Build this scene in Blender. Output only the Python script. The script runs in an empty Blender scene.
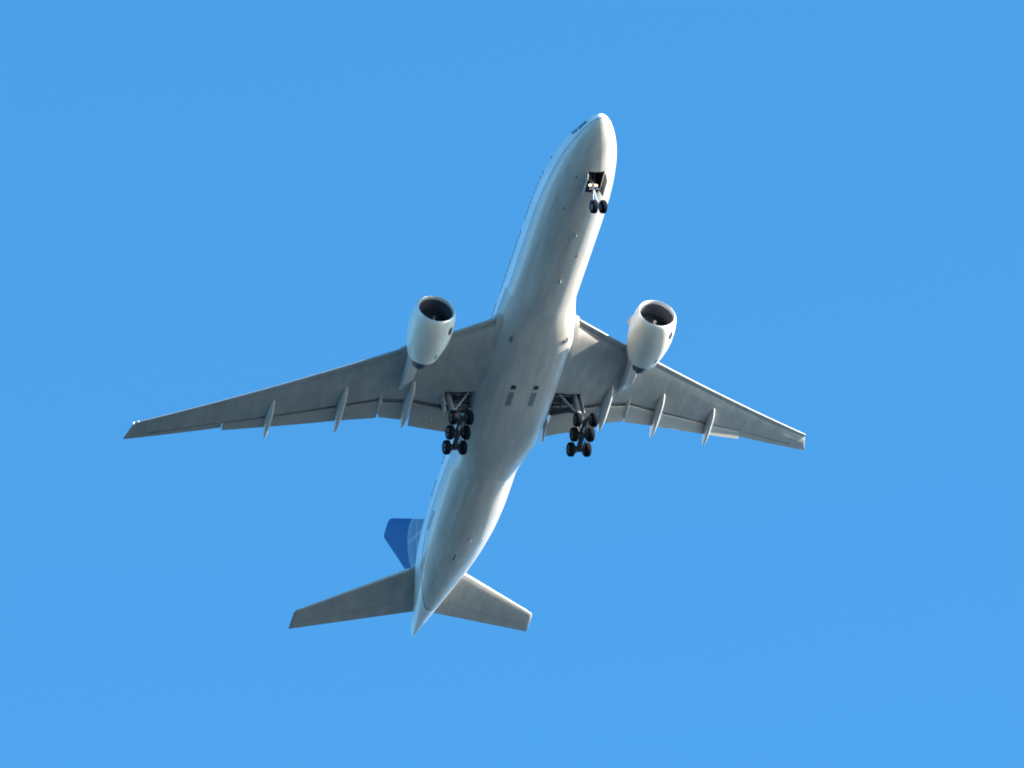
import bpy, bmesh, math, random
from mathutils import Vector, Matrix
random.seed(7)
scene = bpy.context.scene
COL = scene.collection

# ------------------------------------------------------------------ camera, attitude, light
# Airframe axes: x aft from the nose, y to starboard, z up (metres).
CAM_R = Vector((-0.24587, -0.94106, -0.23227))       # camera right / down / forward seen from the airframe
CAM_D = Vector((0.72072, -0.01726, -0.69301))
CAM_F = Vector((0.64816, -0.33779, 0.68248))
PITCH = math.radians(3.5)                             # nose up; the right bank follows from a level camera
ux = -math.sin(PITCH)
_a, _b = CAM_R.y, CAM_R.z
_c = -CAM_R.x * ux
_k = 1 - ux * ux                                      # solve a*uy + b*uz = c, uy^2 + uz^2 = k
_A = 1 + (_b / _a) ** 2; _B = -2 * _c * _b / (_a * _a); _C = (_c / _a) ** 2 - _k
uz = (-_B + math.sqrt(_B * _B - 4 * _A * _C)) / (2 * _A)
uy = (_c - _b * uz) / _a
UP = Vector((ux, uy, uz)).normalized()
WX = CAM_R.normalized()
WX = (WX - UP * WX.dot(UP)).normalized()
WY = UP.cross(WX)
M = Matrix((WX, WY, UP))                              # airframe vector -> world vector

DIST, SCALE = 1000.0, 11.9662
LENS = SCALE * DIST / 1024 * 36.0
CAM_LOC = Vector((0, 0, 1.7))
right, down, fwd = M @ CAM_R, M @ CAM_D, M @ CAM_F
cam = bpy.data.cameras.new('camera')
cam.lens = LENS; cam.sensor_width = 36.0; cam.clip_start = 1.0; cam.clip_end = 200000
co = bpy.data.objects.new('camera', cam); COL.objects.link(co)
rm = Matrix((right, -down, -fwd)).transposed()
co.matrix_world = Matrix.Translation(CAM_LOC) @ rm.to_4x4()
scene.camera = co
CENTRE = CAM_LOC + fwd * DIST + right * ((506.767 - 512) / SCALE) + down * ((378.858 - 384) / SCALE)   # world place of airframe point (31,0,0)

SUN_A = Vector((-0.54, -0.805, 0.20)).normalized()    # towards the sun, airframe axes
SUN_W = (M @ SUN_A).normalized()
SUN_EL = math.asin(SUN_W.z)
print('SUN', math.degrees(SUN_EL), 'UP', UP)
SUN_ROT = math.atan2(SUN_W.x, SUN_W.y)
world = bpy.data.worlds.new('World'); scene.world = world
world.use_nodes = True
wn, wl = world.node_tree.nodes, world.node_tree.links
wn.clear()
wo = wn.new('ShaderNodeOutputWorld'); bg = wn.new('ShaderNodeBackground')
sky = wn.new('ShaderNodeTexSky'); sky.sky_type = 'NISHITA'; sky.sun_disc = False
sky.sun_elevation = SUN_EL; sky.sun_rotation = SUN_ROT
sky.air_density = 1.0; sky.dust_density = 0.4; sky.ozone_density = 3.0
tint = wn.new('ShaderNodeMix'); tint.data_type = 'RGBA'; tint.blend_type = 'MULTIPLY'
tint.inputs[0].default_value = 1.0
SKY_TINT = (0.55, 1.28, 1.33)
HORIZON_TINT = (0.58, 0.82, 1.15)                     # the air is paler towards the horizon
wtc = wn.new('ShaderNodeTexCoord'); wsp = wn.new('ShaderNodeSeparateXYZ'); wmr = wn.new('ShaderNodeMapRange')
wmr.inputs[1].default_value = 0.0; wmr.inputs[2].default_value = 0.5
wl.new(wtc.outputs['Generated'], wsp.inputs[0]); wl.new(wsp.outputs[2], wmr.inputs[0])
tmx = wn.new('ShaderNodeMix'); tmx.data_type = 'RGBA'; wl.new(wmr.outputs[0], tmx.inputs[0])
tmx.inputs[6].default_value = (*HORIZON_TINT, 1); tmx.inputs[7].default_value = (*SKY_TINT, 1)
wl.new(tmx.outputs[2], tint.inputs[7])
gam = wn.new('ShaderNodeGamma'); gam.inputs[1].default_value = 1.2
wl.new(sky.outputs[0], gam.inputs[0]); wl.new(gam.outputs[0], tint.inputs[6]); wl.new(tint.outputs[2], bg.inputs[0]); wl.new(bg.outputs[0], wo.inputs[0])
bg.inputs[1].default_value = 0.06

sl = bpy.data.lights.new('sun', 'SUN'); sl.energy = 5.0; sl.angle = math.radians(0.53); sl.color = (1.0, 0.90, 0.76)
so = bpy.data.objects.new('sun', sl); COL.objects.link(so)
so.rotation_euler = SUN_W.to_track_quat('Z', 'Y').to_euler(); so.location = (0, 0, 50)

vs = scene.view_settings
vs.view_transform = 'Standard'; vs.look = 'None'; vs.gamma = 1.0; vs.use_curve_mapping = False
vs.exposure = 2.1
scene.cycles.max_bounces = 6
scene.cycles.filter_width = 1.9
scene.cycles.use_denoising = True

# ------------------------------------------------------------------ materials
def newmat(name):
    m = bpy.data.materials.new(name); m.use_nodes = True
    nt = m.node_tree
    return m, nt, nt.nodes['Principled BSDF']

def add_dirt(nt, base_sock, amount, scale=(0.35, 1.6, 1.6)):
    """streaky wear along the airframe, multiplied into the paint colour"""
    tc = nt.nodes.new('ShaderNodeTexCoord'); mp = nt.nodes.new('ShaderNodeMapping')
    mp.inputs['Scale'].default_value = scale
    nz = nt.nodes.new('ShaderNodeTexNoise'); nz.inputs['Scale'].default_value = 0.9; nz.inputs['Detail'].default_value = 5
    nz.inputs['Roughness'].default_value = 0.62
    nt.links.new(tc.outputs['Object'], mp.inputs[0]); nt.links.new(mp.outputs[0], nz.inputs['Vector'])
    rp = nt.nodes.new('ShaderNodeMapRange'); rp.inputs[1].default_value = 0.3; rp.inputs[2].default_value = 0.7
    rp.inputs[3].default_value = 1 - amount; rp.inputs[4].default_value = 1.0
    nt.links.new(nz.outputs[0], rp.inputs[0])
    mx = nt.nodes.new('ShaderNodeMix'); mx.data_type = 'RGBA'; mx.blend_type = 'MULTIPLY'; mx.inputs[0].default_value = 1
    if isinstance(base_sock, tuple): mx.inputs[6].default_value = (*base_sock, 1)
    else: nt.links.new(base_sock, mx.inputs[6])
    nt.links.new(rp.outputs[0], mx.inputs[7])
    return mx.outputs[2]

def paint(name, rgb, rough=0.4, metal=0.0, coat=0.0, dirt=0.0, scale=(0.35, 1.6, 1.6), coat_rough=0.15, panels=None):
    m, nt, b = newmat(name)
    b.inputs['Roughness'].default_value = rough; b.inputs['Metallic'].default_value = metal
    b.inputs['Coat Weight'].default_value = coat; b.inputs['Coat Roughness'].default_value = coat_rough
    if dirt > 0:
        col = add_dirt(nt, rgb, dirt, scale)
        if panels:                                      # skin panels: thin joints and slightly different sheets
            tc = nt.nodes.new('ShaderNodeTexCoord'); br = nt.nodes.new('ShaderNodeTexBrick'); mp = nt.nodes.new('ShaderNodeMapping')
            mp.inputs['Rotation'].default_value = (0, 0, panels[2])
            br.inputs['Color1'].default_value = (1, 1, 1, 1); br.inputs['Color2'].default_value = (0.90, 0.91, 0.92, 1); br.inputs['Mortar'].default_value = (0.70, 0.70, 0.70, 1)
            br.inputs['Scale'].default_value = 1.0; br.inputs['Mortar Size'].default_value = 0.022
            br.inputs['Brick Width'].default_value = panels[0]; br.inputs['Row Height'].default_value = panels[1]
            nt.links.new(tc.outputs['Object'], mp.inputs[0]); nt.links.new(mp.outputs[0], br.inputs['Vector'])
            mx = nt.nodes.new('ShaderNodeMix'); mx.data_type = 'RGBA'; mx.blend_type = 'MULTIPLY'; mx.inputs[0].default_value = 0.4
            nt.links.new(col, mx.inputs[6]); nt.links.new(br.outputs[0], mx.inputs[7]); col = mx.outputs[2]
        nt.links.new(col, b.inputs['Base Color'])
    else: b.inputs['Base Color'].default_value = (*rgb, 1)
    return m

def lamp_mat(name, rgb, strength):
    m, nt, b = newmat(name)
    b.inputs['Base Color'].default_value = (0.8, 0.8, 0.8, 1)
    b.inputs['Emission Color'].default_value = (*rgb, 1); b.inputs['Emission Strength'].default_value = strength
    return m

def math_node(nt, op, a, b=None, c=None):
    n = nt.nodes.new('ShaderNodeMath'); n.operation = op
    for i, v in enumerate((a, b, c)):
        if v is None: continue
        if isinstance(v, (int, float)): n.inputs[i].default_value = v
        else: nt.links.new(v, n.inputs[i])
    return n.outputs[0]

GREY = (0.58, 0.535, 0.475)
WHITE = (0.80, 0.80, 0.79)
# height of the white/grey cheat line along the fuselage
LINE = [(0, -1.26), (1.0, -1.24), (3, -1.15), (8, -0.98), (12, -0.92), (38, -0.85), (43, -0.62), (49, -0.45), (53.5, -0.45), (56, -0.36), (57.8, -0.32), (58.5, -0.50), (59.1, -1.2), (63, -3.0)]

def livery():
    m, nt, b = newmat('fuselage_livery')
    tc = nt.nodes.new('ShaderNodeTexCoord'); sp = nt.nodes.new('ShaderNodeSeparateXYZ')
    nt.links.new(tc.outputs['Object'], sp.inputs[0])
    X, Z = sp.outputs[0], sp.outputs[2]
    fc = nt.nodes.new('ShaderNodeFloatCurve')
    cv = fc.mapping.curves[0]
    pts = [(x / 63.0, (z + 3.0) / 4.0) for x, z in LINE]
    cv.points[0].location = pts[0]; cv.points[1].location = pts[-1]
    for p in pts[1:-1]: cv.points.new(*p)
    for p in cv.points: p.handle_type = 'VECTOR'
    fc.mapping.update()
    nt.links.new(math_node(nt, 'DIVIDE', X, 63.0), fc.inputs['Value'])
    zb = math_node(nt, 'SUBTRACT', math_node(nt, 'MULTIPLY', fc.outputs[0], 4.0), 3.0)
    dz = math_node(nt, 'SUBTRACT', Z, zb)
    isw = math_node(nt, 'GREATER_THAN', dz, 0.0)
    st = math_node(nt, 'LESS_THAN', math_node(nt, 'ABSOLUTE', dz), 0.038)
    m1 = nt.nodes.new('ShaderNodeMix'); m1.data_type = 'RGBA'
    nt.links.new(isw, m1.inputs[0]); m1.inputs[6].default_value = (*GREY, 1); m1.inputs[7].default_value = (*WHITE, 1)
    m2 = nt.nodes.new('ShaderNodeMix'); m2.data_type = 'RGBA'
    nt.links.new(st, m2.inputs[0]); nt.links.new(m1.outputs[2], m2.inputs[6]); m2.inputs[7].default_value = (0.15, 0.125, 0.085, 1)
    # skin panel laps: thin darker rings
    wv = math_node(nt, 'LESS_THAN', math_node(nt, 'FRACT', math_node(nt, 'DIVIDE', X, 5.35)), 0.012)
    dk = math_node(nt, 'SUBTRACT', 1.0, math_node(nt, 'MULTIPLY', wv, 0.12))
    m3 = nt.nodes.new('ShaderNodeMix'); m3.data_type = 'RGBA'; m3.blend_type = 'MULTIPLY'; m3.inputs[0].default_value = 1
    nt.links.new(m2.outputs[2], m3.inputs[6]); nt.links.new(dk, m3.inputs[7])
    nt.links.new(add_dirt(nt, m3.outputs[2], 0.32, (0.16, 1.6, 1.6)), b.inputs['Base Color'])
    b.inputs['Roughness'].default_value = 0.38
    b.inputs['Coat Weight'].default_value = 0.42; b.inputs['Coat Roughness'].default_value = 0.1
    return m

def fin_livery():
    m, nt, b = newmat('fin_livery')
    tc = nt.nodes.new('ShaderNodeTexCoord'); sp = nt.nodes.new('ShaderNodeSeparateXYZ')
    nt.links.new(tc.outputs['Object'], sp.inputs[0])
    X, Z = sp.outputs[0], sp.outputs[2]
    cx, cz, r = 55.0, 4.65, 3.65
    dx = math_node(nt, 'SUBTRACT', X, cx); dzz = math_node(nt, 'SUBTRACT', Z, cz)
    d = math_node(nt, 'SQRT', math_node(nt, 'ADD', math_node(nt, 'MULTIPLY', dx, dx), math_node(nt, 'MULTIPLY', dzz, dzz)))
    inside = math_node(nt, 'LESS_THAN', d, r)
    rim = math_node(nt, 'LESS_THAN', math_node(nt, 'ABSOLUTE', math_node(nt, 'SUBTRACT', d, r)), 0.13)
    # meridians and parallels of the globe (tilted axis)
    ca, sa = math.cos(0.5), math.sin(0.5)
    u = math_node(nt, 'DIVIDE', math_node(nt, 'ADD', math_node(nt, 'MULTIPLY', dx, ca), math_node(nt, 'MULTIPLY', dzz, sa)), r)
    v = math_node(nt, 'DIVIDE', math_node(nt, 'SUBTRACT', math_node(nt, 'MULTIPLY', dzz, ca), math_node(nt, 'MULTIPLY', dx, sa)), r)
    lat = math_node(nt, 'ARCSINE', math_node(nt, 'MULTIPLY', v, 0.999))
    cl = math_node(nt, 'COSINE', lat)
    lon = math_node(nt, 'ARCSINE', math_node(nt, 'MINIMUM', math_node(nt, 'MAXIMUM', math_node(nt, 'DIVIDE', u, cl), -0.999), 0.999))
    l1 = math_node(nt, 'LESS_THAN', math_node(nt, 'ABSOLUTE', math_node(nt, 'SUBTRACT', math_node(nt, 'FRACT', math_node(nt, 'DIVIDE', lat, 0.62)), 0.5)), 0.07)
    l2 = math_node(nt, 'LESS_THAN', math_node(nt, 'ABSOLUTE', math_node(nt, 'SUBTRACT', math_node(nt, 'FRACT', math_node(nt, 'DIVIDE', lon, 0.62)), 0.5)), 0.07)
    lines = math_node(nt, 'MAXIMUM', rim, math_node(nt, 'MULTIPLY', inside, math_node(nt, 'MAXIMUM', l1, l2)))
    a = nt.nodes.new('ShaderNodeMix'); a.data_type = 'RGBA'; nt.links.new(inside, a.inputs[0])
    a.inputs[6].default_value = (0.002, 0.086, 0.245, 1); a.inputs[7].default_value = (0.15, 0.22, 0.32, 1)
    c = nt.nodes.new('ShaderNodeMix'); c.data_type = 'RGBA'; nt.links.new(lines, c.inputs[0])
    nt.links.new(a.outputs[2], c.inputs[6]); c.inputs[7].default_value = (0.26, 0.33, 0.42, 1)
    nt.links.new(c.outputs[2], b.inputs['Base Color'])
    b.inputs['Roughness'].default_value = 0.55; b.inputs['Specular IOR Level'].default_value = 0.2
    return m

def bounce_ground_mat():  # invented sea, its blue chosen for the bounce onto the undersides
    m, nt, b = newmat('blue_bounce_ground')
    tc = nt.nodes.new('ShaderNodeTexCoord')
    n1 = nt.nodes.new('ShaderNodeTexNoise'); n1.inputs['Scale'].default_value = 0.003; n1.inputs['Detail'].default_value = 8
    nt.links.new(tc.outputs['Object'], n1.inputs['Vector'])
    rp = nt.nodes.new('ShaderNodeValToRGB')
    rp.color_ramp.elements[0].color = (0.014, 0.038, 0.058, 1); rp.color_ramp.elements[1].color = (0.030, 0.060, 0.084, 1)
    nt.links.new(n1.outputs[0], rp.inputs[0]); nt.links.new(rp.outputs[0], b.inputs['Base Color'])
    n2 = nt.nodes.new('ShaderNodeTexNoise'); n2.inputs['Scale'].default_value = 0.3; n2.inputs['Detail'].default_value = 6
    nt.links.new(tc.outputs['Object'], n2.inputs['Vector'])
    bp = nt.nodes.new('ShaderNodeBump'); bp.inputs['Strength'].default_value = 0.4; bp.inputs['Distance'].default_value = 0.5
    nt.links.new(n2.outputs[0], bp.inputs['Height']); nt.links.new(bp.outputs[0], b.inputs['Normal'])
    b.inputs['Roughness'].default_value = 0.35; b.inputs['IOR'].default_value = 1.33
    return m

MAT = {
    'livery': livery(), 'fin': fin_livery(),
    'grey': paint('grey_wing_paint', (0.39, 0.37, 0.34), 0.42, coat=0.25, dirt=0.28, scale=(0.5, 1.2, 0.7), panels=(3.1, 1.45, 0.0)),
    'flap': paint('flap_paint', (0.36, 0.34, 0.31), 0.42, coat=0.2, dirt=0.18, scale=(0.8, 0.6, 0.8)),
    'fairing': paint('fairing_grey_paint', (0.50, 0.468, 0.425), 0.42, coat=0.4, dirt=0.26, scale=(0.25, 1.2, 0.9), panels=(2.6, 1.2, 0.0)),
    'canoe': paint('track_fairing_paint', (0.54, 0.53, 0.50), 0.4, coat=0.3, dirt=0.15),
    'slat': paint('bare_slat_metal', (0.30, 0.30, 0.30), 0.6, dirt=0.1),
    'lip': paint('dull_inlet_lip_metal', (0.62, 0.61, 0.59), 0.42, metal=0.35),
    'nacelle': paint('nacelle_paint', (0.80, 0.72, 0.61), 0.4, coat=0.25, dirt=0.16, scale=(0.4, 1.3, 1.3)),
    'duct': paint('inlet_duct_lining', (0.09, 0.095, 0.115), 0.5),
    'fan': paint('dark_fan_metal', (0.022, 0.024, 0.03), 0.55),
    'spinner': paint('spinner_paint', (0.008, 0.008, 0.011), 0.6),
    'swirl': paint('spinner_white_mark', (0.85, 0.85, 0.85), 0.4),
    'hot': paint('heat_stained_metal', (0.10, 0.105, 0.12), 0.45, metal=0.7, dirt=0.3),
    'tyre': paint('tyre_rubber', (0.0045, 0.006, 0.010), 0.95),
    'rim': paint('wheel_metal', (0.07, 0.072, 0.08), 0.55),
    'strut': paint('gear_grey_paint', (0.20, 0.21, 0.23), 0.45),
    'chrome': paint('bright_oleo_metal', (0.75, 0.75, 0.75), 0.2, metal=0.8),
    'dark': paint('dark_gear_metal', (0.03, 0.033, 0.042), 0.6),
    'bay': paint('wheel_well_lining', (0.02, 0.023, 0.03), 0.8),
    'white': paint('white_paint', WHITE, 0.35, coat=0.4),
    'vent': paint('dark_vent', (0.02, 0.022, 0.03), 0.6),
    'outlet': paint('outlet_stained_panel', (0.16, 0.18, 0.18), 0.5),
    'glass': paint('cockpit_glass', (0.015, 0.02, 0.03), 0.08, coat=0.5),
    'window': paint('cabin_window_glass', (0.03, 0.045, 0.07), 0.1),
    'mark': paint('registration_paint', (0.16, 0.19, 0.27), 0.45),
    'taxi': lamp_mat('lit_landing_lamp', (1.0, 0.55, 0.24), 1.5),
    'nav': lamp_mat('lit_tip_lamp', (0.45, 1.0, 0.88), 0.25),
    'plate': paint('pale_drain_plate', (0.55, 0.55, 0.54), 0.4),
}

MAT['tyre'].node_tree.nodes['Principled BSDF'].inputs['Specular IOR Level'].default_value = 0.15

# ------------------------------------------------------------------ object helpers
BASE = Vector((31.0, 0.0, -6.4))                       # airframe point at which the aeroplane's Empty stands
def link(name, me, parent, loc=(0, 0, 0)):
    o = bpy.data.objects.new(name, me); COL.objects.link(o)
    if parent is not None: o.parent = parent
    o.location = loc
    return o

def bm_obj(name, bm, mats, parent=None, loc=None, smooth=True, angle=35):
    bmesh.ops.recalc_face_normals(bm, faces=bm.faces)
    me = bpy.data.meshes.new(name); bm.to_mesh(me); bm.free()
    for m in (mats if isinstance(mats, (list, tuple)) else [mats]): me.materials.append(m)
    if smooth:
        me.shade_smooth(); me.set_sharp_from_angle(angle=math.radians(angle))
    if loc is None:
        loc = (-BASE) if parent is plane else Vector((0, 0, 0))
    return link(name, me, parent, loc)

def loft(bm, rings, cap=True, closed=True, mat=0):
    vs_ = [[bm.verts.new(p) for p in r] for r in rings]
    n = len(rings[0])
    for a, b in zip(vs_[:-1], vs_[1:]):
        for i in range(n if closed else n - 1):
            j = (i + 1) % n
            try: f = bm.faces.new((a[i], a[j], b[j], b[i])); f.material_index = mat
            except ValueError: pass
    if cap and closed:
        for r in (vs_[0], vs_[-1]):
            try: f = bm.faces.new(r); f.material_index = mat
            except ValueError: pass
    return vs_

def frame(d):
    d = d.normalized(); a = Vector((0, 0, 1)) if abs(d.z) < 0.9 else Vector((1, 0, 0))
    u = d.cross(a).normalized(); return u, d.cross(u)

def tube(bm, pts, r, n=12, mat=0):
    pts = [Vector(p) for p in pts]; rs = r if isinstance(r, (list, tuple)) else [r] * len(pts)
    d = pts[-1] - pts[0]; u, w = frame(d)
    loft(bm, [[p + (u * math.cos(2 * math.pi * k / n) + w * math.sin(2 * math.pi * k / n)) * q for k in range(n)] for p, q in zip(pts, rs)], mat=mat)

def box(bm, lo, hi, mat=0, bevel=0.0):
    r = bmesh.ops.create_cube(bm, size=1.0)
    c = [(l + h) / 2 for l, h in zip(lo, hi)]; s = [h - l for l, h in zip(lo, hi)]
    for v in r['verts']: v.co = Vector((c[0] + v.co.x * s[0], c[1] + v.co.y * s[1], c[2] + v.co.z * s[2]))
    fs = {f for v in r['verts'] for f in v.link_faces}
    for f in fs: f.material_index = mat
    if bevel:
        es = {e for f in fs for e in f.edges}
        for f in bmesh.ops.bevel(bm, geom=list(es), offset=bevel, segments=2, affect='EDGES')['faces']: f.material_index = mat

def prism(bm, poly, thick, mat=0):
    """poly: list of points; extruded by the vector thick"""
    t = Vector(thick)
    loft(bm, [[Vector(p) for p in poly], [Vector(p) + t for p in poly]], mat=mat)

def lathe(bm, prof, n=64, axis_tilt=0.0, mats=None, centre=(0, 0, 0)):
    """prof: (x, r) pairs turned about the x axis"""
    c = Vector(centre)
    rings = []
    for x, r in prof:
        rings.append([bm.verts.new(c + Vector((x, r * math.sin(2 * math.pi * k / n), r * math.cos(2 * math.pi * k / n) - x * axis_tilt))) for k in range(n)])
    for q, (a, b) in enumerate(zip(rings[:-1], rings[1:])):
        for k in range(n):
            f = bm.faces.new((a[k], a[(k + 1) % n], b[(k + 1) % n], b[k]))
            if mats: f.material_index = mats[q]
    return rings

def cut(obj, lo_hi_list, mat):
    """opens a bay: subtracts boxes, whose walls keep the lining material"""
    bm = bmesh.new()
    for poly, h in lo_hi_list: prism(bm, poly, (0, 0, h))
    bmesh.ops.recalc_face_normals(bm, faces=bm.faces)
    me = bpy.data.meshes.new('cutter'); bm.to_mesh(me); bm.free(); me.materials.append(mat)
    c = link('cutter', me, obj.parent, obj.location)
    md = obj.modifiers.new('bay', 'BOOLEAN'); md.operation = 'DIFFERENCE'; md.object = c; md.solver = 'EXACT'
    md.material_mode = 'TRANSFER'
    dg = bpy.context.evaluated_depsgraph_get()
    new = bpy.data.meshes.new_from_object(obj.evaluated_get(dg), preserve_all_data_layers=True, depsgraph=dg)
    obj.modifiers.clear(); obj.data = new
    bpy.data.objects.remove(c)

def interp(tab, x):
    """monotone cubic interpolation of rows (x, a, b, ...)"""
    n = len(tab)
    if x <= tab[0][0]: return tab[0][1:]
    if x >= tab[-1][0]: return tab[-1][1:]
    out = []
    for k in range(1, len(tab[0])):
        xs = [t[0] for t in tab]; ys = [t[k] for t in tab]
        h = [xs[i + 1] - xs[i] for i in range(n - 1)]; d = [(ys[i + 1] - ys[i]) / h[i] for i in range(n - 1)]
        m = [d[0]] + [0.0] * (n - 2) + [d[-1]]
        for i in range(1, n - 1):
            if d[i - 1] * d[i] > 0:
                w1, w2 = 2 * h[i] + h[i - 1], h[i] + 2 * h[i - 1]
                m[i] = (w1 + w2) / (w1 / d[i - 1] + w2 / d[i])
        i = max(j for j in range(n - 1) if xs[j] <= x)
        t = (x - xs[i]) / h[i]
        out.append((2 * t**3 - 3 * t**2 + 1) * ys[i] + (t**3 - 2 * t**2 + t) * h[i] * m[i] + (-2 * t**3 + 3 * t**2) * ys[i + 1] + (t**3 - t**2) * h[i] * m[i + 1])
    return out

# ------------------------------------------------------------------ unseen sheet out to the horizon, added as sea to bounce blue light
bm = bmesh.new()
vsg = [bm.verts.new((60000 * math.cos(2 * math.pi * k / 96), 60000 * math.sin(2 * math.pi * k / 96), 0)) for k in range(96)]
bm.faces.new(vsg)
plane = None
g = bm_obj('bounce_ground', bm, bounce_ground_mat(), None, Vector((0, 0, 0)), smooth=False); g['kind'] = 'structure'

# ------------------------------------------------------------------ the aeroplane
plane = bpy.data.objects.new('passenger_jet', None); COL.objects.link(plane)
plane['label'] = 'white and grey twin engine passenger jet with blue tail fin and wheels down'
plane['category'] = 'aeroplane'
plane.matrix_world = Matrix.Translation(CENTRE + M @ (BASE - Vector((31, 0, 0)))) @ M.to_4x4()
plane.empty_display_size = 2

FUS0 = [  # x, top z, bottom z, half width
    (0.05, -0.80, -0.84, 0.02), (0.11, -0.60, -1.05, 0.22), (0.25, -0.45, -1.24, 0.44), (0.5, -0.28, -1.48, 0.70), (1.0, 0.12, -1.84, 1.07), (2.0, 0.62, -2.27, 1.56),
    (3.0, 1.15, -2.54, 1.95), (4.0, 1.66, -2.73, 2.25), (5.5, 2.14, -2.92, 2.57), (7.5, 2.62, -3.05, 2.86), (9.5, 2.93, -3.08, 3.02), (12.0, 3.06, -3.09, 3.07),
    (43.0, 3.07, -3.09, 3.07), (46.0, 3.07, -2.88, 2.99), (49.0, 3.05, -2.36, 2.78), (52.0, 2.98, -1.68, 2.42), (55.0, 2.74, -0.96, 1.80), (58.0, 2.42, -0.20, 1.10),
    (60.0, 2.18, 0.34, 0.66), (61.5, 1.95, 0.76, 0.37), (62.2, 1.80, 1.0, 0.2), (62.65, 1.6, 1.2, 0.08)]
def fus_dz(x): return -0.20 - 0.20 * min(1, x / 4.0) if x < 50 else -0.40 * (1 - min(1, (x - 50) / 12.0))
FUS = [(x, t + fus_dz(x), b + fus_dz(x), w) for x, t, b, w in FUS0]
def fus_pt(x, a, off=0.0):
    t, b, w = interp(FUS, x)
    zc, h = (t + b) / 2, (t - b) / 2
    return Vector((x, (w + off) * math.cos(a), zc + (h + off) * math.sin(a)))
def fus_at_z(x, z, side=1, off=0.0):
    t, b, w = interp(FUS, x)
    s = max(-1, min(1, (z - (t + b) / 2) / ((t - b) / 2)))
    a = math.asin(s)
    p = fus_pt(x, a, off); p.y *= side
    return p
NA = 96
xs = [0.05, 0.08, 0.13, 0.2, 0.3, 0.42, 0.55, 0.75, 1.0] + [1.0 + 0.5 * k for k in range(1, 24)] + [14 + 1.5 * k for k in range(0, 20)] + [43 + 0.6 * k for k in range(0, 31)] + [61.4, 61.8, 62.2, 62.45, 62.65]
bm = bmesh.new()
loft(bm, [[fus_pt(x, 2 * math.pi * k / NA) for k in range(NA)] for x in xs])
fuselage = bm_obj('fuselage', bm, [MAT['livery'], MAT['bay']], plane, angle=50)
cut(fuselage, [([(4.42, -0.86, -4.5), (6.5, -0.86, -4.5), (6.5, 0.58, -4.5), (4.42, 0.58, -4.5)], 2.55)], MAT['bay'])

# belly fairing between the wings
FAIR = [(16.5, 3.6, -3.6), (23.5, 3.70, -3.70), (26, 3.66, -3.75), (30, 3.66, -3.79), (34, 3.56, -3.77), (37.5, 3.35, -3.66), (41.5, 2.9, -3.5)]
def smooth(t): t = max(0.0, min(1.0, t)); return t * t * (3 - 2 * t)
def fair_mix(x): return smooth((x - 19.3) / 5.2) * (1 - smooth((x - 35.6) / 5.2))
def fair_ring(x, n=64):
    """the fuselage's own section, swelling into a squarer one under the wing"""
    w, b = interp(FAIR, x)
    zc, e, out, m = -1.5, 2.0 / 2.5, [], fair_mix(x)
    f0 = fus_pt(x, 0, -0.035 + 0.05 * m)
    for k in range(n):
        a = 2 * math.pi * k / n; c, s = math.cos(a), math.sin(a)
        if s < 0:
            p = Vector((x, w * math.copysign(abs(c) ** e, c), zc - (zc - b) * abs(s) ** e))
            q = fus_pt(x, a, -0.035 + 0.05 * m)
            out.append(q.lerp(p, m))
        else:
            y0 = f0.y + (w - f0.y) * m; z0 = f0.z + (zc - f0.z) * m
            out.append(Vector((x, (y0 - 0.25 * s) * math.copysign(abs(c) ** e, c), z0 + 0.75 * s)))
    return out
bm = bmesh.new()
loft(bm, [fair_ring(16.5 + 0.4167 * k) for k in range(61)])
fairing = bm_obj('belly_fairing', bm, [MAT['fairing'], MAT['bay']], plane, angle=50)
def fair_z(x, y):
    w, b = interp(FAIR, x); e = 2.5
    return -1.5 - (-1.5 - b) * max(0.0, 1 - (abs(y) / w) ** e) ** (1 / e)

def belly_patch(name, mat, x0, x1, y0, y1, parent, zf, off=0.012, n=5, taper=1.0):
    bm = bmesh.new(); g0 = []
    for lvl in (off, off - 0.05):
        g1 = []
        for i in range(n + 1):
            u = i / n; row = []
            for j in range(n + 1):
                v = j / n; yy = (y0 + y1) / 2 + (v - 0.5) * (y1 - y0) * (1 + (taper - 1) * u); x = x0 + (x1 - x0) * u
                row.append(bm.verts.new((x, yy, zf(x, yy) - lvl)))
            g1.append(row)
        g0.append(g1)
    for q in g0:
        for i in range(n):
            for j in range(n): bm.faces.new((q[i][j], q[i + 1][j], q[i + 1][j + 1], q[i][j + 1]))
    a, b = g0
    rim = lambda q: [q[i][0] for i in range(n)] + [q[n][j] for j in range(n)] + [q[i][n] for i in range(n, 0, -1)] + [q[0][j] for j in range(n, 0, -1)]
    ra, rb = rim(a), rim(b)
    for k in range(len(ra)): bm.faces.new((ra[k], ra[(k + 1) % len(ra)], rb[(k + 1) % len(ra)], rb[k]))
    return bm_obj(name, bm, mat, parent)
for s in (1, -1):
    belly_patch('pack_exhaust', MAT['vent'], 28.2, 28.62, s * 1.0 - 0.22, s * 1.0 + 0.22, fairing, fair_z, 0.02)
    belly_patch('outlet_panel', MAT['outlet'], 28.95, 30.5, s * 1.0 - 0.24, s * 1.0 + 0.24, fairing, fair_z, 0.012)
    belly_patch('ram_air_inlet', MAT['outlet'], 23.0, 23.55, s * 2.45 - 0.09, s * 2.45 + 0.09, fairing, fair_z, 0.015, taper=1.8)
def fus_bottom(x, y):
    t, b, w = interp(FUS, x); zc, h = (t + b) / 2, (t - b) / 2
    return zc - h * math.sqrt(max(0, 1 - (y / w) ** 2))
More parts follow.
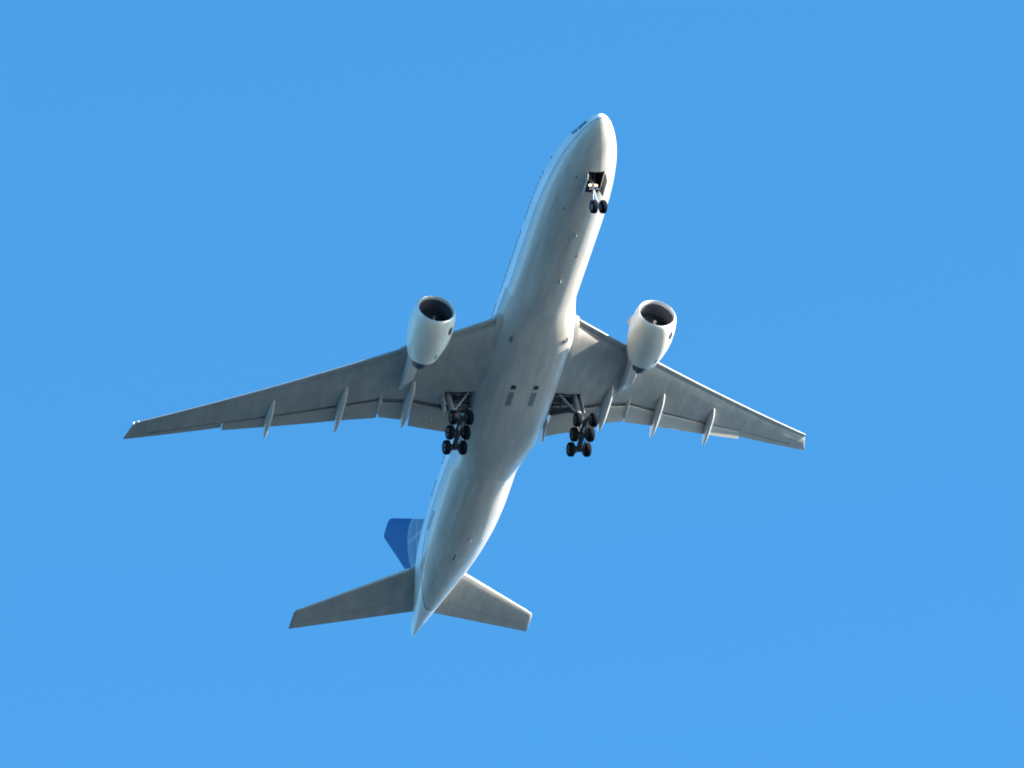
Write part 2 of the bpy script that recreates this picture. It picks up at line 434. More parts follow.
for x, y, wd, ln, mt in ((10.4, 1.35, .13, .2, 'plate'), (11.6, 1.25, .1, .3, 'plate'), (11.9, .55, .1, .25, 'plate'), (13.6, -.75, .13, .22, 'vent'), (14.6, .9, .08, .5, 'plate'), (43.6, 1.2, .12, .4, 'plate'),
                         (44.3, .75, .1, .3, 'plate'), (49.0, .55, .10, .8, 'vent'), (46.9, -1.35, .12, .8, 'plate'), (5.2, 1.35, .07, .2, 'vent'), (8.6, 1.6, .07, .2, 'vent')):
    belly_patch('drain_plate', MAT[mt], x, x + ln, y - wd / 2, y + wd / 2, fuselage, fus_bottom, 0.015, 3)
def blade(name, x, y, zf, h, ln, mat, parent):
    bm = bmesh.new(); z0 = zf(x, y) + 0.08
    rings = []
    for t, f in ((0, 1), (0.5, .8), (1, .55)):
        z = z0 - h * t; L = ln * f; xo = x + 0.5 * ln * t
        rings.append([Vector((xo + L * a, y + b * 0.06 * f, z)) for a, b in ((0, 0), (.25, 1), (.7, .8), (1, 0), (.7, -.8), (.25, -1))])
    loft(bm, rings)
    return bm_obj(name, bm, mat, parent)
for x, z in ((11.0, 0), (16.2, 0), (46.5, 0)): blade('blade_antenna', x, 0.0, fus_bottom, 0.30, 0.40, MAT['fairing'], fuselage)

# cabin windows: one mesh, copied along both sides
bm = bmesh.new()
pl = [(0.15 * math.copysign(abs(math.cos(a)) ** .55, math.cos(a)), 0.21 * math.copysign(abs(math.sin(a)) ** .55, math.sin(a))) for a in [2 * math.pi * k / 20 for k in range(20)]]
prism(bm, [(x, 0.0, z) for x, z in pl], (0, 0.03, 0))
win0 = bm_obj('cabin_window', bm, MAT['window'], fuselage)
first = True
wx = [6.4 + 0.553 * k for k in range(71) if k not in (1, 2, 13, 14, 28, 29, 45, 46, 47, 64, 65, 66)]
for s in (1,):
    for x in wx:
        w = win0 if first else win0.copy()
        if not first: COL.objects.link(w); w.parent = fuselage
        first = False
        p = fus_at_z(x, 0.50, s, -0.018)
        w.location = p
        w.rotation_euler = (s * -0.0 + math.atan2(0.90, 3.0), 0, 0)

# cockpit glazing: three panes each side following the skin
def skin_panel(name, mat, corners, parent, off=0.015, n=6):
    """corners: four (x, angle) on the fuselage skin"""
    bm = bmesh.new(); lv = []
    for o in (off, -0.03):
        rows = []
        for i in range(n + 1):
            u = i / n; row = []
            for j in range(n + 1):
                v = j / n
                x = (corners[0][0] * (1 - u) + corners[1][0] * u) * (1 - v) + (corners[3][0] * (1 - u) + corners[2][0] * u) * v
                a = (corners[0][1] * (1 - u) + corners[1][1] * u) * (1 - v) + (corners[3][1] * (1 - u) + corners[2][1] * u) * v
                row.append(bm.verts.new(fus_pt(x, a, o)))
            rows.append(row)
        lv.append(rows)
    for q in lv:
        for i in range(n):
            for j in range(n): bm.faces.new((q[i][j], q[i + 1][j], q[i + 1][j + 1], q[i][j + 1]))
    a, b = lv
    rim = lambda q: [q[i][0] for i in range(n)] + [q[n][j] for j in range(n)] + [q[i][n] for i in range(n, 0, -1)] + [q[0][j] for j in range(n, 0, -1)]
    ra, rb = rim(a), rim(b)
    for k in range(len(ra)): bm.faces.new((ra[k], ra[(k + 1) % len(ra)], rb[(k + 1) % len(ra)], rb[k]))
    return bm_obj(name, bm, mat, parent)
R_ = math.radians
for s in (1, -1):
    A = (lambda d: R_(d)) if s > 0 else (lambda d: math.pi - R_(d))
    skin_panel('cockpit_window', MAT['glass'], [(1.75, A(52)), (2.55, A(60)), (2.55, A(87)), (1.85, A(87))], fuselage)
    skin_panel('cockpit_window', MAT['glass'], [(0.95, A(12)), (1.95, A(13)), (2.5, A(58)), (1.45, A(50))], fuselage)
    skin_panel('cockpit_window', MAT['glass'], [(2.05, A(14)), (2.75, A(19)), (3.3, A(44)), (2.6, A(52))], fuselage)

# small unreadable registration letters low on the rear fuselage
for k in range(6):
    x0 = 45.6 + 0.42 * k
    ai = -0.16
    skin_panel('registration_letter', MAT['mark'], [(x0, ai - .10), (x0 + .26, ai - .10), (x0 + .26, ai + .0), (x0, ai + .0)], fuselage, 0.01, 2)

# ------------------------------------------------------------------ wings
def zw(y):
    a = max(y - 3.1, 0.0); return -1.9 + .105 * a + .0029 * a * a
def x_le(y): return 22.1 + 0.665 * (y - 3.6)
GAP = [(2.0, 32.6), (3.9, 32.55), (5, 32.5), (8.3, 32.15), (8.5, 32.2), (11.0, 32.5), (14, 33.75), (23.1, 37.66), (23.3, 37.8)]
TEA = [(2.0, 36.2), (3.9, 35.8), (5, 35.6), (8.3, 35.35), (8.31, 34.75), (10.95, 34.75), (10.96, 34.85), (14, 35.7), (23.1, 38.75)]
def lin(tab, x):
    if x <= tab[0][0]: return tab[0][1]
    for a, b in zip(tab[:-1], tab[1:]):
        if x <= b[0]: return a[1] + (b[1] - a[1]) * (x - a[0]) / max(1e-9, b[0] - a[0])
    return tab[-1][1]
def x_te_clean(y):
    if y >= 11: return 34.25 + (y - 11) * (38.45 - 34.25) / (23.1 - 11) if y < 23.1 else 38.45 + (y - 23.1) * 0.4435
    return 34.9 - 0.06 * (y - 3)
def tc(y): return 0.125 - 0.035 * min(1, y / 26)
def half_thick(t, T): return 5 * T * (.2969 * math.sqrt(t) - .126 * t - .3516 * t * t + .2843 * t**3 - .1036 * t**4)
NS = 26
TS = [0.5 * (1 - math.cos(math.pi * k / NS)) for k in range(NS + 1)]
def surf(y, x, up):
    """z of the clean wing surface"""
    x0, x1 = x_le(y), x_te_clean(y) if y < 30 else x_te_clean(y)
    c = max(0.3, x1 - x0); t = min(1, max(0, (x - x0) / c))
    h = half_thick(t, tc(y)) * c
    droop = -0.010 * (x - x0) + 0.12 * max(0, 1 - y / 20)
    if up: return zw(y) + droop + 1.15 * h
    aft = 0.35 * h * max(0, (t - 0.6) / 0.4)
    return zw(y) + droop - 0.80 * h * (1 + 0.6 * max(0, 1 - (max(y, 3.2) - 3.2) / 4.5) ** 2) + aft
def wing_section(y, slat, flap, xle=None, xte=None):
    x0 = (x_le(y) if xle is None else xle) + (slat or 0.0)
    x1 = x_te_clean(y) if xte is None else xte
    xg = lin(GAP, y) if flap else x1 - 0.05
    xs_ = xg + 0.42 * (x1 - xg)
    if not flap: xs_ = x1
    pts = []
    zn = zw(y) + 0.02
    # blunt nose behind a slat: blend the surfaces into a nose point
    def blend(x, up):
        z = surf(y, x, up); 
        if slat:
            q = min(1, (x - x0) / 0.9); z = zn + (z - zn) * math.sqrt(max(0, 1 - (1 - q) ** 2))
        return z
    for t in reversed(TS):                      # upper, from the trailing edge to the nose
        x = x0 + (xs_ - x0) * t; pts.append(Vector((x, y, blend(x, True))))
    for t in TS[1:]:                            # lower, to the start of the cove
        x = x0 + (xg - x0) * t; pts.append(Vector((x, y, blend(x, False))))
    if flap:
        zu = surf(y, xg + 0.02, True)
        pts.append(Vector((xg + 0.02, y, zu - 0.10)))
        pts.append(Vector((xs_ - 0.02, y, surf(y, xs_, True) - 0.05)))
    else:
        pts.append(Vector((x1 - 0.02, y, surf(y, x1, False) - 0.010)))
        pts.append(Vector((x1, y, surf(y, x1, False) - 0.012)))
    return pts
SECT = [(1.5, 0, 0), (3.2, 0, 0), (3.7, 0, 0), None, (3.7, .55, 1), (4.5, .55, 1), (5.5, .55, 1), (7, .55, 1), (8.3, .54, 1), (8.9, .52, 1), None, (8.9, 0, 1), (9.7, 0, 1), (10.6, 0, 1), None, (10.6, .5, 1),
        (11.0, .5, 1), (12.5, .5, 1), (14, .48, 1), (16.5, .46, 1), (19, .44, 1), (21, .42, 1), (23.1, .4, 1), None, (23.1, .4, 0), (25, .38, 0), (27, .36, 0), (30.06, .32, 0)]
def build_wing(s):
    bm = bmesh.new()
    rings = []
    for q in SECT:                              # None: a joint between two closed bays of the wing box
        if q is None: loft(bm, rings); rings = []; continue
        y, sl_, fl = q; e = 0.002 if not rings and len(bm.verts) else 0.0
        rings.append([Vector((p.x, s * (p.y + e), p.z)) for p in wing_section(y, sl_, fl)])
    for y, xl, xt in ((30.45, 41.5, 41.72),):
        rings.append([Vector((p.x, s * p.y, p.z)) for p in [Vector((xl + (xt - xl) * ((q.x - rx0) / (rx1 - rx0)), y, zw(y) + (q.z - zw(30.06)) * 0.25)) for rx0, rx1 in [(x_le(30.06), x_te_clean(30.06))] for q in wing_section(30.06, .32, 0)]])
    loft(bm, rings)
    w = bm_obj('wing', bm, [MAT['grey'], MAT['bay']], plane, angle=38)
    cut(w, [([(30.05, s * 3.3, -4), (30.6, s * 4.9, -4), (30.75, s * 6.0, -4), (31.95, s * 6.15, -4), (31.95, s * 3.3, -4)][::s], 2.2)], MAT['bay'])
    # slats
    for y0, y1 in ((3.75, 8.85), (10.65, 13.6), (13.63, 16.7), (16.73, 19.8), (19.83, 22.9), (22.93, 26.0), (26.03, 30.0)):
        bm = bmesh.new(); rr = []
        for k in range(5):
            y = y0 + (y1 - y0) * k / 4; c = 1.45 - 0.024 * y; th = 0.27 - 0.0045 * y; z = zw(y) + 0.02
            sec = [(0.44, -.62), (0.25, -.86), (0.10, -.98), (0.045, -.98), (0.012, -.86), (0.0, -.66), (0.012, -.40), (0.05, -.05), (0.12, .35), (0.25, .75), (0.48, 1.10), (0.75, 1.28), (1.0, 1.34), (0.99, 1.26), (0.72, 1.05), (0.55, .55), (0.47, -.05)]
            rr.append([Vector((x_le(y) + a * c, s * y, z + b * th)) for a, b in sec])
        loft(bm, rr); bm.faces.ensure_lookup_table()
        for k, f in enumerate(list(bm.faces)[:4 * 17]):
            if 3 <= k % 17 <= 8: f.material_index = 1      # bare metal nose, painted underside
        bm_obj('slat', bm, [MAT['grey'], MAT['slat']], w, angle=50)
    # flaps, flaperon: separate drooped aerofoils behind the cove
    def flap(name, y0, y1, mat):
        bm = bmesh.new(); rr = []; n = 8
        for k in range(n + 1):
            y = y0 + (y1 - y0) * k / n
            xg, e = lin(GAP, y) , lin(TEA, min(max(y, y0 + .02), y1))
            ap = e - xg; drop = .195 * ap; xl = xg + (0.42 if y < 11 else 0.26); xt = e - 0.95 * drop
            zl = surf(y, xg, False) - 0.11; zt = zw(y) - drop - 0.05
            sec = []
            c = xt - xl
            for t in [0.5 * (1 + math.cos(math.pi * q / 12)) for q in range(13)]: sec.append((t, 1))
            for t in [0.5 * (1 - math.cos(math.pi * q / 12)) for q in range(1, 13)]: sec.append((t, -1))
            ring = []
            for t, sg in sec:
                h = half_thick(t, 0.17) * c * (1.25 if sg > 0 else 0.65) + (0.012 if sg > 0 else 0)
                bow = 0.10 * c * 4 * t * (1 - t) * 0.5
                ring.append(Vector((xl + c * t, s * y, zl + 0.10 + (zt - zl - 0.10) * t + bow + sg * h)))
            rr.append(ring)
        loft(bm, rr); return bm_obj(name, bm, mat, w, angle=50)
    flap('flap', 3.95, 8.28, MAT['flap']); flap('flaperon', 8.42, 10.9, MAT['flap']); flap('flap', 11.05, 23.05, MAT['flap'])
    # canoe shaped flap track fairings
    def canoe(y, xf, xr, wd, dp, droop):
        bm = bmesh.new(); rr = []; n = 18
        for k in range(n + 1):
            t = k / n; x = xf + (xr - xf) * t
            f = max(0.02, (4 * t * (1 - t)) ** 0.62) if 0 < t < 1 else 0.02
            zt = min(surf(y, min(x, lin(GAP, y)), False), zw(y)) + 0.12 - droop * max(0, (t - 0.4) / 0.6) ** 1.5
            zc = zt - dp * 0.35 * f
            rr.append([Vector((x, s * y + wd * f * math.cos(a), zc + dp * f * math.sin(a) * (1.0 if math.sin(a) < 0 else 0.6))) for a in [2 * math.pi * q / 20 for q in range(20)]])
        loft(bm, rr); return bm_obj('flap_track_fairing', bm, MAT['canoe'], w, angle=60)
    canoe(8.78, 29.85, 35.25, .34, .60, .45)
    canoe(14.08, 31.55, 36.75, .30, .54, .45)
    canoe(19.58, 34.25, 38.6, .27, .48, .40)
    canoe(11.0, 31.9, 34.3, .13, .28, .3)
    canoe(3.78, 33.6, 36.0, .14, .35, .5)
    canoe(6.4, 33.2, 34.3, .10, .22, .45)
    bm = bmesh.new(); bmesh.ops.create_uvsphere(bm, u_segments=14, v_segments=8, radius=0.09)
    if s > 0:
        o = bm_obj('wing_tip_light', bm, MAT['nav'], w, Vector((39.70, s * 30.02, zw(30.02) - .04)))
        bm = bmesh.new(); bmesh.ops.create_uvsphere(bm, u_segments=14, v_segments=8, radius=0.06)
        bm_obj('wing_tip_light', bm, MAT['nav'], w, Vector((39.45, s * 29.68, zw(29.68) - .02)))
    else: bm.free()
    # aileron hinge gap, a thin dark seal strip on the lower skin
    bm = bmesh.new(); pa = []
    for y in (23.5, 25.5, 27.5, 28.7):
        x = x_le(y) + 0.80 * (x_te_clean(y) - x_le(y)); pa.append((y, x))
    rr = [[Vector((x + dx, s * y, surf(y, x, False) - 0.006 + dz)) for dx, dz in ((0, 0), (0.05, 0), (0.05, 0.03), (0, 0.03))] for y, x in pa]
    loft(bm, rr); bm_obj('aileron_gap', bm, MAT['vent'], w)
    return w
wings = {s: build_wing(s) for s in (1, -1)}

# ------------------------------------------------------------------ engines
EX, EY, EZ, TILT = 20.25, 9.72, -3.05, 0.035
def build_engine(s):
    c = Vector((EX, s * EY, EZ))
    bm = bmesh.new()
    prof = [(1.55, 1.44), (1.0, 1.44), (0.55, 1.42), (0.30, 1.43), (0.14, 1.46), (0.04, 1.50), (0.0, 1.545), (0.03, 1.59), (0.12, 1.65), (0.34, 1.73), (0.8, 1.81), (1.5, 1.87), (2.3, 1.86), (3.1, 1.77), (3.9, 1.60), (4.5, 1.44), (4.85, 1.32), (5.05, 1.25), (5.04, 1.22), (4.6, 1.22), (4.0, 1.22)]
    mats = []
    for (x0, r0), (x1, r1) in zip(prof[:-1], prof[1:]):
        i = len(mats)
        mats.append(2 if i < 3 else (1 if i < 8 else (0 if i < 17 else 3)))
    lathe(bm, prof, 72, TILT, mats, c)
    e = bm_obj('engine', bm, [MAT['nacelle'], MAT['lip'], MAT['duct'], MAT['hot']], plane, angle=40)
    # fan: disc with separate twisted blades, seen dark in the duct
    bm = bmesh.new(); n = 22
    lathe(bm, [(1.62, 0.02), (1.62, 1.42)], 48, TILT, None, c)
    for k in range(n):
        a = 2 * math.pi * k / n; rr = []
        for q in range(5):
            r = 0.42 + (1.40 - 0.42) * q / 4; tw = 0.55 + 0.5 * q / 4; hw = 0.12 + 0.05 * q / 4
            er = Vector((0, math.sin(a), math.cos(a))); et = Vector((0, math.cos(a), -math.sin(a)))
            mid = c + er * r + Vector((1.42, 0, -1.42 * TILT)); d = et * math.sin(tw) + Vector((math.cos(tw), 0, 0)); nrm = (et * math.cos(tw) - Vector((math.sin(tw), 0, 0))) * 0.012
            rr.append([mid - d * hw + nrm, mid + d * hw + nrm, mid + d * hw - nrm, mid - d * hw - nrm])
        loft(bm, rr)
    bm_obj('fan', bm, MAT['fan'], e)
    bm = bmesh.new()
    lathe(bm, [(0.78, 0.005), (0.82, 0.07), (0.92, 0.17), (1.08, 0.29), (1.3, 0.40), (1.5, 0.43)], 28, TILT, None, c)
    sp_ = bm_obj('spinner', bm, MAT['spinner'], e)
    bm = bmesh.new(); rr = []
    for k in range(9):
        a = 2.4 + 0.9 * k / 8; x = 0.84 + 0.22 * k / 8; r = lin([(0.82, .075), (0.92, .175), (1.08, .295), (1.3, .405)], x)
        rr.append([c + Vector((x + dx, (r + .012 + dr) * math.sin(a), (r + .012 + dr) * math.cos(a) - x * TILT)) for dx, dr in ((-.035, 0), (.035, .035), (.035, .01), (-.035, -.02))])
    loft(bm, rr); bm_obj('spiral_mark', bm, MAT['swirl'], sp_)
    # core nozzle and plug
    bm = bmesh.new()
    lathe(bm, [(4.0, 0.84), (5.0, 0.80), (5.6, 0.69), (6.2, 0.55), (6.2, 0.52), (5.6, 0.54)], 48, TILT, None, c)
    bm_obj('core_nozzle', bm, MAT['hot'], e)
    bm = bmesh.new()
    lathe(bm, [(5.6, 0.40), (6.2, 0.33), (6.6, 0.17), (6.8, 0.03), (6.81, 0.005)], 32, TILT, None, c)
    bm_obj('exhaust_plug', bm, MAT['hot'], e)
    # pylon: side profile swept over its width
    side = [(21.8, -1.28), (23.2, -0.62), (25.0, -0.22), (27.2, -0.45), (29.5, -0.85), (32.3, -0.98), (30.6, -1.55), (29.0, -2.42), (27.9, -2.45), (26.6, -2.3), (25.6, -1.95), (23.5, -1.45)]
    bm = bmesh.new(); rings = []
    for f, wd in ((0.0, -1.0), (1.0, -0.72), (1.0, 0.72), (0.0, 1.0)): pass
    cx_ = sum(p[0] for p in side) / len(side); cz_ = sum(p[1] for p in side) / len(side)
    for off, sh in ((-.42, .93), (-.36, 1.0), (.36, 1.0), (.42, .93)):
        rr = []
        for x, z in side:
            tap = 1.0 - 0.8 * max(0, (x - 28.5) / 3.8) - 0.6 * max(0, (23.0 - x))
            rr.append(Vector((cx_ + (x - cx_) * (1 if sh == 1 else .985), s * EY + off * tap, cz_ + (z - cz_) * sh)))
        rings.append(rr)
    loft(bm, rings)
    py = bm_obj('pylon', bm, MAT['canoe'], e, angle=40)
    # heat shield under the aft pylon
    bm = bmesh.new()
    prism(bm, [(26.1, s * EY - .26, -2.28), (27.9, s * EY - .26, -2.36), (29.0, s * EY - .24, -2.34), (29.6, s * EY - .2, -2.05), (28.0, s * EY - .26, -2.2), (26.1, s * EY - .26, -2.1)], (0, .5, 0))
    bm_obj('heat_shield', bm, MAT['hot'], e)
    # strake on the inboard shoulder
    bm = bmesh.new(); a = R_(52) * -s
    er = Vector((0, math.sin(a), math.cos(a))); et = Vector((0, math.cos(a), -math.sin(a)))
    poly = [(1.15, 1.82), (1.7, 2.08), (2.35, 2.16), (2.5, 1.82)]
    prism(bm, [c + Vector((x, 0, -x * TILT)) + er * r - et * .02 for x, r in poly], et * .04)
    bm_obj('nacelle_strake', bm, MAT['nacelle'], e)
    # oval access vents low on the port side of each nacelle
    def npatch(name, x0, x1, a0, a1, mat):
        bm = bmesh.new(); rr = []
        no = 20
        rad = lambda x: interp([(0.34, 1.73), (0.8, 1.81), (1.5, 1.87), (2.3, 1.86), (3.1, 1.77), (3.9, 1.60), (4.5, 1.44), (5.0, 1.27)], x)[0]
        ring = lambda off: [c + Vector((x, (rad(x) + off) * math.sin(a), (rad(x) + off) * math.cos(a) - x * TILT)) for x, a in [((x0 + x1) / 2 + (x1 - x0) / 2 * math.cos(q), (a0 + a1) / 2 + (a1 - a0) / 2 * math.sin(q)) for q in [2 * math.pi * k / no for k in range(no)]]]
        loft(bm, [ring(-.05), ring(.012)]); return bm_obj(name, bm, mat, e)
    npatch('cowl_vent', 0.75, 1.55, math.pi + .55, math.pi + .80, MAT['vent'])
    npatch('cowl_vent', 3.7, 4.3, math.pi + .30, math.pi + .42, MAT['outlet'])
    return e
for s in (1, -1): build_engine(s)

# ------------------------------------------------------------------ tail
def zs(y): return 1.30 + 0.107 * y
def sec_foil(x0, x1, T, n=16):
    c = x1 - x0; up, lo = [], []
    for k in range(n + 1):
        t = 0.5 * (1 - math.cos(math.pi * k / n)); h = half_thick(t, T) * c + 0.006
        up.append((x0 + c * t, h)); lo.append((x0 + c * t, -h))
    return up[::-1] + lo[1:]
for s in (1, -1):
    bm = bmesh.new(); rr = []
    for y, x0, x1 in ((0.4, 53.65, 59.72), (2.0, 54.75, 60.25), (6.0, 57.59, 61.57), (10.4, 60.72, 63.02), (10.65, 60.9, 63.12), (10.77, 61.15, 63.14)):
        T = 0.10 if y < 10.7 else 0.04
        rr.append([Vector((x, s * y, zs(y) + z)) for x, z in sec_foil(x0, x1, T)])
    loft(bm, rr)
    st = bm_obj('tailplane', bm, MAT['grey'], plane, angle=45)
    bm = bmesh.new(); rr = []
    for y in (2.2, 6.0, 10.2):
        x0 = lin([(2.0, 54.75), (6.0, 57.59), (10.4, 60.72)], y); c = lin([(2.0, 60.25), (6.0, 61.57), (10.4, 63.02)], y) - x0
        z = zs(y) - half_thick(0.012, 0.10) * c
        sec = [(-0.012, 0.0), (-0.006, .5), (0.006, .85), (0.022, 1.1), (0.022, 1.0), (0.01, 0.0), (0.022, -1.0), (0.022, -1.1), (0.006, -.85), (-0.006, -.5)]
        rr.append([Vector((x0 + a * c, s * y, zs(y) + b * half_thick(0.03, 0.10) * c)) for a, b in sec])
    loft(bm, rr); bm_obj('leading_edge', bm, MAT['lip'], st)
    bm = bmesh.new(); rr = []
    for y in (2.2, 6.0, 10.5):
        x0 = lin([(2.0, 54.75), (6.0, 57.59), (10.4, 60.72)], y); c = lin([(2.0, 60.25), (6.0, 61.57), (10.4, 63.02)], y) - x0
        x = x0 + .70 * c; z = zs(y) - half_thick(.7, .1) * c - .012
        rr.append([Vector((x + dx, s * y, z + dz)) for dx, dz in ((0, 0), (.04, 0), (.04, .03), (0, .03))])
    loft(bm, rr); bm_obj('elevator_gap', bm, MAT['outlet'], st)
bm = bmesh.new(); rr = []
for z, x0, x1 in ((1.8, 48.6, 58.4), (2.9, 50.2, 58.75), (6, 53.3, 59.8), (9, 56.2, 60.8), (12.2, 59.3, 61.9), (12.6, 59.75, 62.0), (12.75, 60.1, 62.02)):
    rr.append([Vector((x, y, z)) for x, y in sec_foil(x0, x1, 0.095 if z < 12.5 else .06)])
loft(bm, rr); fin = bm_obj('tail_fin', bm, MAT['fin'], plane, angle=45)
bm = bmesh.new()
tube(bm, [(62.5, 0, 1.42), (62.75, 0, 1.38)], [.1, .06]); bm_obj('auxiliary_exhaust', bm, MAT['hot'], fuselage)

# ------------------------------------------------------------------ landing gear
def wheel_mesh(R, W):
    bm = bmesh.new()
    prof = [(-.30 * W, 0.02), (-.32 * W, .22 * R), (-.36 * W, .50 * R), (-.47 * W, .56 * R), (-.50 * W, .70 * R), (-.49 * W, .84 * R), (-.42 * W, .93 * R), (-.30 * W, .985 * R), (-.1 * W, R), (.1 * W, R), (.30 * W, .985 * R), (.42 * W, .93 * R), (.49 * W, .84 * R), (.50 * W, .70 * R), (.47 * W, .56 * R), (.36 * W, .50 * R), (.32 * W, .22 * R), (.30 * W, .02)]
    n = 28; rings = []
    for y, r in prof: rings.append([bm.verts.new((r * math.sin(2 * math.pi * k / n), y, r * math.cos(2 * math.pi * k / n))) for k in range(n)])
    for i, (a, b) in enumerate(zip(rings[:-1], rings[1:])):
        for k in range(n):
            f = bm.faces.new((a[k], a[(k + 1) % n], b[(k + 1) % n], b[k])); f.material_index = 1 if (i < 3 or i > 13) else 0
    bm.faces.new(rings[0]).material_index = 1; bm.faces.new(rings[-1]).material_index = 1
    return bm
wm = {}
def wheel(kind, R, W, parent, loc):
    if kind not in wm:
        o = bm_obj('wheel', wheel_mesh(R, W), [MAT['tyre'], MAT['rim']], parent, Vector(loc)); wm[kind] = o
    else:
        o = wm[kind].copy(); COL.objects.link(o); o.parent = parent; o.location = loc
    return o

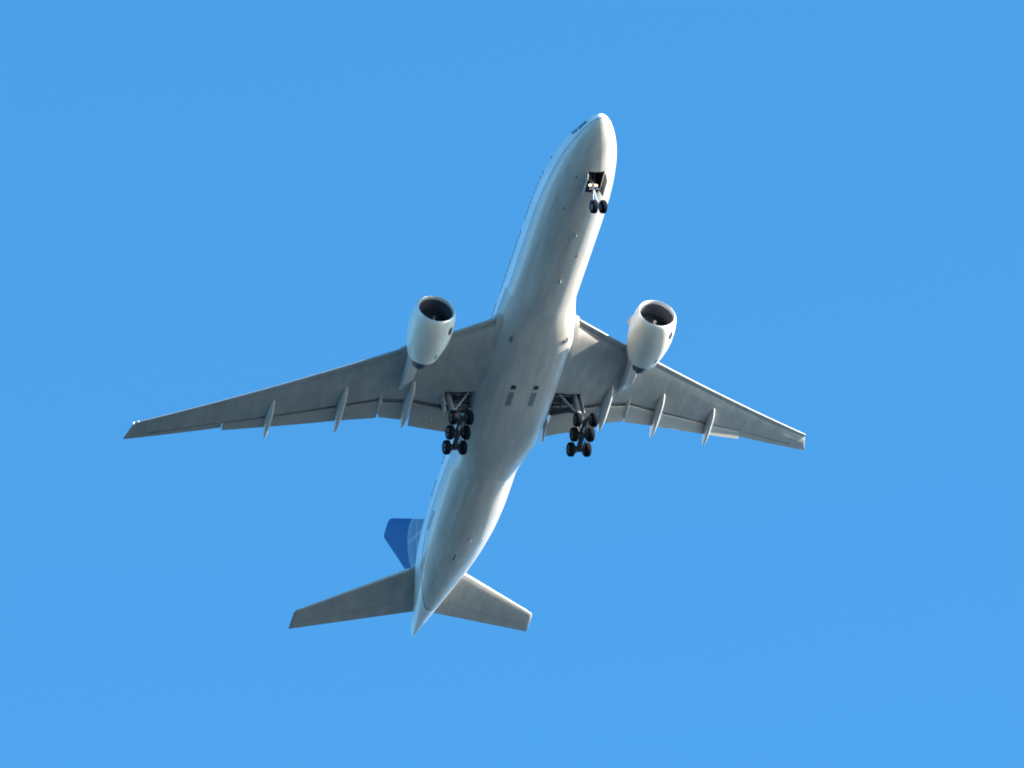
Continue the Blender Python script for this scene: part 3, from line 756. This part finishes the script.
def main_gear(s):
    y0 = s * 5.5
    mid = Vector((31.82, y0, -5.72)); t = R_(12.5)
    bd = Vector((math.cos(t), 0, -math.sin(t)))
    bm = bmesh.new()
    tube(bm, [(31.15, y0 + s * .15, -1.2), (31.45, y0 + s * .05, -3.6)], .25, 16)
    tube(bm, [(31.45, y0 + s * .05, -3.55), (31.47, y0 + s * .05, -3.75)], .29, 16)
    tube(bm, [(31.46, y0 + s * .05, -3.7), mid + Vector((-.02, 0, .1))], .17, 14, 1)
    tube(bm, [mid - bd * 1.62, mid - bd * .4, mid + bd * .4, mid + bd * 1.62], [.17, .24, .24, .17], 12, 2)
    for k in (-1, 0, 1):
        p = mid + bd * 1.46 * k
        tube(bm, [p + Vector((0, -.98, 0)), p + Vector((0, .98, 0))], .085, 10, 2)
        for q in (-1, 1): tube(bm, [p + Vector((0, q * .24, 0)), p + Vector((0, q * .55, 0))], .30, 14, 2)
    for q in (-1, 1):                                   # brake rods beside the beam, one bright oleo end
        tube(bm, [mid - bd * 1.3 + Vector((0, q * .30, -.22)), mid + bd * 1.3 + Vector((0, q * .30, -.22))], .045, 8, 2)
        tube(bm, [mid + bd * .45 + Vector((0, q * .30, -.2)), mid + bd * .95 + Vector((0, q * .30, -.2))], .06, 8, 1)
    tube(bm, [mid - bd * .95 + Vector((0, .1, -.28)), mid - bd * .45 + Vector((0, .1, -.26))], .07, 8, 1)
    # torque links
    tube(bm, [(31.75, y0, -3.7), (32.35, y0, -4.5), ], [.09, .06], 8); tube(bm, [(32.35, y0, -4.5), mid + Vector((.25, 0, .2))], [.06, .09], 8)
    # truck positioner and hoses
    tube(bm, [(31.2, y0 + .12, -3.9), mid - bd * 1.2 + Vector((0, .12, .1))], .06, 8, 2)
    tube(bm, [(31.3, y0 - .2, -2.6), (31.55, y0 - .24, -4.2), mid + bd * 1.3 + Vector((0, -.15, .22))], .03, 6, 2)
    g = bm_obj('main_landing_gear', bm, [MAT['strut'], MAT['chrome'], MAT['dark']], plane)
    for k in (-1, 0, 1):
        for q in (-1, 1):
            p = mid + bd * 1.46 * k + Vector((0, q * .71, 0))
            wheel('main', .62, .49, g, p)
    bm = bmesh.new()
    tube(bm, [(31.42, y0 - s * .1, -3.5), (30.5, y0 - s * 1.7, -1.9)], .10, 10)
    tube(bm, [(31.3, y0 - s * .8, -2.55), (31.75, y0 - s * .9, -1.7)], .05, 8)
    bm_obj('drag_brace', bm, MAT['strut'], g)
    bm = bmesh.new()
    tube(bm, [(31.46, y0 - s * .15, -3.45), (32.1, y0 - s * 2.0, -2.25)], .11, 10, 0)
    tube(bm, [(31.8, y0 - s * 1.1, -2.9), (31.2, y0 - s * 1.5, -1.8)], .05, 8, 0)
    bm_obj('side_brace', bm, MAT['dark'], g)
    # pipes and fittings in the well
    bm = bmesh.new()
    for k in range(7):
        x = 30.5 + .28 * k; zt = -1.75 - .05 * (k % 3)
        tube(bm, [(x, s * 3.7, zt), (x + .12 * ((k * 7) % 3 - 1), s * 5.9, zt + .08)], .035 + .02 * (k % 2), 6)
    for k in range(4):
        box(bm, (30.55 + .42 * k, s * 4.4 + .35 * ((k % 2) * 2 - 1) - .14, -1.95), (30.8 + .42 * k, s * 4.4 + .35 * ((k % 2) * 2 - 1) + .14, -1.6), bevel=.02)
    bm_obj('hydraulic_line', bm, MAT['strut'], g)
    # leg door on the outboard side, curved plate
    bm = bmesh.new()
    pts = [(30.9, -1.55), (32.0, -1.6), (31.95, -2.6), (31.8, -3.5), (31.35, -3.55), (31.1, -2.7)]
    prism(bm, [(x, y0 + s * (.55 + .04 * (-1.5 - z)), z) for x, z in pts], (0, s * .05, 0))
    bm_obj('gear_door', bm, MAT['canoe'], g)
    # well door hinged beside the belly fairing
    bm = bmesh.new()
    prism(bm, [(32.32, s * 3.55, -2.3), (32.32, s * 6.1, -1.75), (32.5, s * 6.0, -2.15), (32.5, s * 3.6, -2.75)], (.05, 0, 0))
    bm_obj('gear_door', bm, MAT['dark'], g)
    return g
for s in (1, -1): main_gear(s)

bm = bmesh.new()
tube(bm, [(5.55, 0, -1.6), (5.72, 0, -3.6)], .15, 14, 0)
tube(bm, [(5.71, 0, -3.55), (5.72, 0, -3.75)], .19, 14, 2)
tube(bm, [(5.72, 0, -3.7), (5.89, 0, -5.72)], .105, 12, 1)
tube(bm, [(5.89, -.56, -5.78), (5.89, .56, -5.78)], .08, 10, 0)
tube(bm, [(5.95, 0, -3.8), (6.4, 0, -4.6)], [.08, .05], 8, 0); tube(bm, [(6.4, 0, -4.6), (6.02, 0, -5.55)], [.05, .08], 8, 0)
box(bm, (5.45, -.33, -3.86), (5.6, .33, -3.74), 1, .02)
for q in (-1, 1): tube(bm, [(5.62, q * .16, -3.95), (5.62, q * .42, -3.95)], .07, 8, 0)
nose_gear = bm_obj('nose_landing_gear', bm, [MAT['strut'], MAT['chrome'], MAT['dark']], plane)
for q in (-1, 1): wheel('nose', .57, .45, nose_gear, (5.89, q * .40, -5.78))
bm = bmesh.new()
for q in (-1, 1): tube(bm, [(5.68, q * .12, -3.4), (4.6, q * .45, -1.9)], .06, 8)
tube(bm, [(5.2, -.3, -2.7), (5.2, .3, -2.7)], .05, 8)
bm_obj('drag_brace', bm, MAT['dark'], nose_gear)
for q in (-1, 1):
    bm = bmesh.new()
    lathe(bm, [(0.16, .05), (0.10, .14), (0.0, .16), (-.02, .14), (-.045, .08), (-.05, .005)], 20, 0, [0, 0, 1, 1, 1])
    bm_obj('taxi_light', bm, [MAT['dark'], MAT['taxi']], nose_gear, Vector((5.62, q * .23 - .05, -3.52)))
for q in (-1, 1):
    bm = bmesh.new()
    o = -.14
    prism(bm, [(4.48, o + q * .74, -3.14), (6.48, o + q * .74, -3.26), (6.44, o + q * .84, -3.92), (4.8, o + q * .82, -3.78), (4.55, o + q * .78, -3.5)], (0, q * .04, 0))
    bm_obj('gear_door', bm, MAT['fairing'], nose_gear)
